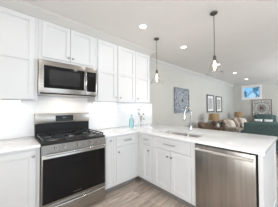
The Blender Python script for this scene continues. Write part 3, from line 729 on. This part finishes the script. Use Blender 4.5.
def picture(x0, x1, z0, z1, label, base=None):
    xm, zm = (x0+x1)/2, (z0+z1)/2
    t = thing('framed_print', label, 'picture', (xm, -0.02, zm), 'pair of framed prints above the sofa')
    bm = NB(); fwid = 0.05
    for (a, b, c, d) in ((x0, x1, z0, z0+fwid), (x0, x1, z1-fwid, z1), (x0, x0+fwid, z0+fwid, z1-fwid), (x1-fwid, x1, z0+fwid, z1-fwid)): box(bm, a, b, -0.035, -0.001, c, d, 0.003)
    part('frame', bm, M['frame'], t)
    bm = NB(); box(bm, x0+fwid, x1-fwid, -0.012, -0.002, z0+fwid, z1-fwid); part('mat_board', bm, M['matboard'], t)
    bm = NB(); box(bm, x0+.14, x1-.14, -0.014, -0.0121, z0+.14, z1-.14); part('print', bm, M['engraving'], t)
    return t
pc = picture(5.61, 6.31, 1.12, 1.85, 'dark-framed grey print, the left one of the pair on the long wall')
dup(pc, (6.87, -0.02, 1.465), 'dark-framed grey print, the right one of the pair, nearer the far corner')
# starburst panel on the far wall
ya, yb_, za, zb_ = -1.605, -0.845, 0.66, 1.70
yc, zc = (ya+yb_)/2, 1.26
za = 0.84
t = thing('wall_panel', 'square carved starburst panel on the far wall below the small window', 'wall art', (8.98, yc, zc))
bm = NB(); box(bm, 8.975, 8.999, ya, yb_, za, zb_, 0.003); part('backing', bm, M['palewood'], t)
bm = NB(); f = 0.035
for (a, b, c, d) in ((ya, yb_, za, za+f), (ya, yb_, zb_-f, zb_), (ya, ya+f, za+f, zb_-f), (yb_-f, yb_, za+f, zb_-f)): box(bm, 8.955, 8.975, a, b, c, d, 0.003)
part('frame', bm, M['oldwood'], t)
carve(t, (8.972, yc, (za+zb_)/2), yb_-ya, zb_-za, 'x', M['oldwood'], (.06, .15, .30), 12, 1.0, 0.008)
bm = NB(); sphere(bm, (8.965, yc, (za+zb_)/2), .05, .4, 1, 1); part('boss', bm, M['oldwood'], t)
bm = NB()
for k in range(16):
    a = 2*PI*k/16; r0, r1 = 0.31, 0.37 if k % 2 else 0.40
    tube(bm, [(8.970, yc+r0*math.cos(a), (za+zb_)/2+r0*math.sin(a)), (8.970, yc+min(max(r1*math.cos(a), -.35), .35), (za+zb_)/2+r1*math.sin(a))], .009, 6)
part('rays', bm, M['oldwood'], t)

# ------------------------------------------------------------ living room furniture
def sofa(name, label, cat, loc, L, D, H, seat, material, rotz=0, n=3, arm=0.2, armh=0.62, leg=0.10):
    """built with its back along local -y... seat facing +y, centred on loc"""
    t = thing(name, label, cat, (0, 0, 0))
    x0, x1, y0, y1 = -L/2, L/2, -D/2, D/2
    bm = NB(); box(bm, x0+arm*.5, x1-arm*.5, y0+.02, y1-.02, leg, seat-.14, 0.02, 2); part('base', bm, material, t)
    bm = NB(); box(bm, x0+arm*.4, x1-arm*.4, y0, y0+.20, leg+.02, H-.02, 0.045, 3); part('back', bm, material, t, 60)
    for a, b in ((x0, x0+arm), (x1-arm, x1)):
        bm = NB(); box(bm, a, b, y0+.01, y1, leg, armh, 0.045, 3); part('arm', bm, material, t, 60)
    cw_ = (L-2*arm)/n
    for i in range(n):
        a = x0+arm+i*cw_
        bm = NB(); box(bm, a+.004, a+cw_-.004, y0+.20, y1+.01, seat-.14, seat, 0.035, 3); part('seat_cushion', bm, material, t, 60)
        bm = NB(); box(bm, a+.006, a+cw_-.006, y0+.17, y0+.36, seat+.002, H+.015, 0.06, 3); part('back_cushion', bm, material, t, 60)
    for sx in (-1, 1):
        for sy in (-1, 1):
            bm = NB(); cx_, cy_ = sx*(L/2-.09), sy*(D/2-.09); tube(bm, [(cx_, cy_, 0), (cx_, cy_, leg+.01)], [0.018, 0.028], 10); part('leg', bm, M['tealleg'], t)
    t.location = loc; t.rotation_euler.z = rotz
    return t
# teal sofa: back to the kitchen, facing +X
sofa('sofa', 'long dark teal sofa with its back turned to the kitchen peninsula', 'sofa', (5.68, -2.38, 0), 2.35, 0.92, 0.872, 0.44, M['teal'], -PI/2 + 0.06, 3, 0.22, 0.60)
# taupe sofa along the long wall, facing -Y
sofa('sofa', 'taupe sofa against the long wall below the framed prints', 'sofa', (6.72, -0.56, 0), 2.05, 0.92, 0.80, 0.44, M['beige'], PI, 3, 0.20, 0.60)
# teal armchair before the far wall, facing -X
sofa('armchair', 'teal armchair with pillows in front of the far wall starburst panel', 'armchair', (8.48, -1.36, 0), 0.90, 0.80, 0.98, 0.46, M['teal'], PI/2, 1, 0.13, 0.66)
def pillow(loc, wdt, hgt, thk, m, rot, label, group=None):
    o = solo('throw_pillow', label, 'pillow', (0, 0, 0), pillow_bm(wdt, hgt, thk), m, 60, group)
    o.location = loc; o.rotation_euler = rot
    return o
R = math.radians
pillow((5.92, -.60, .66), .46, .44, .17, M['tan'], (R(-18), 0, R(12)), 'brown patterned throw pillow at the left end of the taupe sofa', 'pillows on the taupe sofa')
pillow((6.36, -.66, .64), .42, .40, .16, M['cream'], (R(-22), R(8), R(-8)), 'cream throw pillow next to the brown patterned one on the taupe sofa', 'pillows on the taupe sofa')
pillow((7.22, -.62, .665), .50, .46, .18, M['tan'], (R(-20), R(-6), R(6)), 'brown patterned throw pillow behind the large cream ones on the taupe sofa', 'pillows on the taupe sofa')
pillow((7.40, -.82, .66), .48, .44, .18, M['cream'], (R(-24), R(5), R(-14)), 'large cream throw pillow at the right end of the taupe sofa', 'pillows on the taupe sofa')
pillow((8.26, -1.19, .64), .30, .30, .13, M['whitecloth'], (R(-16), 0, PI/2+R(180)), 'white pillow on the left half of the teal armchair seat', 'pillows on the teal armchair')
pillow((8.26, -1.54, .64), .30, .30, .13, M['whitecloth'], (R(-16), 0, PI/2+R(180)), 'white pillow on the right half of the teal armchair seat', 'pillows on the teal armchair')
pillow((8.15, -1.34, .60), .30, .20, .10, M['blush'], (R(-20), 0, PI/2+R(180)), 'small blush lumbar pillow between two white pillows on the teal armchair', 'pillows on the teal armchair')
# end tables and lamps
def end_table(loc, label):
    t = thing('end_table', label, 'side table', loc, 'end tables of the taupe sofa')
    x, y, _ = loc; s = .27; hh = .64
    bm = NB(); box(bm, x-s, x+s, y-s, y+s, hh-.03, hh, .005, 2); part('table_top', bm, M['walnut'], t)
    bm = NB(); box(bm, x-s+.03, x+s-.03, y-s+.03, y+s-.03, hh-.10, hh-.03); part('apron', bm, M['walnut'], t, None)
    bm = NB(); box(bm, x-s+.03, x+s-.03, y-s+.03, y+s-.03, .16, .18); part('shelf', bm, M['walnut'], t, None)
    for sx in (-1, 1):
        for sy in (-1, 1):
            bm = NB(); a, b = x+sx*(s-.045), y+sy*(s-.045); box(bm, a-.02, a+.02, b-.02, b+.02, 0, hh-.03); part('leg', bm, M['walnut'], t, None)
    return t
def table_lamp(loc, label):
    x, y, z = loc
    t = thing('table_lamp', label, 'lamp', loc, 'burlap-shaded table lamps')
    bm = NB(); lathe(bm, [(0.07, z), (0.072, z+.012), (0.03, z+.025), (0.055, z+.08), (0.065, z+.13), (0.035, z+.185), (0.012, z+.20), (0.010, z+.25)], x, y, 20); part('base', bm, M['walnut'], t)
    bm = NB(); pr = [(0.185, z+.215), (0.165, z+.455)]; lathe(bm, pr+[(r-.004, zz) for r, zz in pr[::-1]], x, y, 32, False, False); part('lamp_shade', bm, M['burlap'], t, 60)
    bm = NB(); tube(bm, [(x-.166, y, z+.44), (x+.166, y, z+.44)], .003, 6); tube(bm, [(x, y, z+.24), (x, y, z+.47)], .004, 6); part('harp', bm, M['darkmetal'], t)
    return t
et = end_table((5.20, -.46, 0), 'dark wooden end table left of the taupe sofa, under the nearer lamp')
dup(et, (8.12, -.46, 0), 'dark wooden end table right of the taupe sofa, in the far corner')
lp = table_lamp((5.24, -.42, .64), 'table lamp with a brown burlap shade at the near end of the taupe sofa')
dup(lp, (8.12, -.46, .64), 'table lamp with a brown burlap shade in the far corner of the living room')
# small things on the near end table
bm = NB(); lathe(bm, [(0.025, .64), (0.04, .66), (0.045, .70), (0.03, .75), (0.02, .77), (0.026, .785)], 5.03, -.63, 18)
solo('bud_vase', 'small white ceramic vase on the end table beside the lamp', 'vase', (5.03, -.63, .64), bm, M['ceramic'])
t = thing('potted_plant', 'small very dark green plant in a pot beside the white vase', 'plant', (5.26, -.66, .64))
bm = NB(); lathe(bm, [(0.04, .64), (0.055, .72), (0.05, .72)], 5.26, -.66, 18); part('pot', bm, M['frame'], t)
bm = NB(); rnd = random.Random(5)
for k in range(26):
    a = rnd.uniform(0, 2*PI); e = rnd.uniform(.3, 1.4); Lf = rnd.uniform(.09, .16)
    d = Vector((math.cos(a)*math.cos(e), math.sin(a)*math.cos(e), math.sin(e))); s = d.cross(Vector((0, 0, 1))).normalized()*.014
    b0 = Vector((5.26, -.66, .715)); n_ = s.cross(d).normalized()*.004
    q = [bm.verts.new(v) for v in (b0, b0+d*Lf*.5+s, b0+d*Lf, b0+d*Lf*.5-s, b0+d*Lf*.5+n_)]
    for i, j in ((0, 1), (1, 2), (2, 3), (3, 0)): bm.faces.new((q[i], q[j], q[4]))
part('foliage', bm, M['leaf'], t, None)
# brown woven armchair/ottoman stools left of the end table
t = thing('accent_chair', 'dark brown leather tub chair beyond the counter, left of the lamp', 'armchair', (4.55, -.55, 0))
bm = NB(); rings = []
for i in range(17):
    a = R(-20 + 220*i/16); ca, sa = math.cos(a), math.sin(a)
    hh = .62 + .22*math.sin(max(0, min(PI, (a+R(20))/R(220)*PI)))
    rings.append([bm.verts.new((4.55+r_*ca, -.55+r_*sa, z)) for r_, z in ((.31, .14), (.36, hh-.03), (.34, hh), (.30, hh-.01), (.27, .30), (.25, .14))])
for a_, b_ in zip(rings, rings[1:]):
    for i in range(6): bm.faces.new((a_[i], a_[(i+1) % 6], b_[(i+1) % 6], b_[i]))
bm.faces.new(rings[0]); bm.faces.new(rings[-1][::-1])
part('backrest', bm, M['walnut'], t, 60)
bm = NB(); lathe(bm, [(.26, .14), (.29, .20), (.29, .38), (.25, .44), (.05, .455)], 4.55, -.57, 24); part('seat', bm, M['walnut'], t, 60)
for k in range(4):
    a = PI/4+k*PI/2; bm = NB(); tube(bm, [(4.55+.24*math.cos(a), -.57+.2*math.sin(a), 0), (4.55+.2*math.cos(a), -.57+.17*math.sin(a), .15)], [.014, .022], 10); part('leg', bm, M['tealleg'], t)
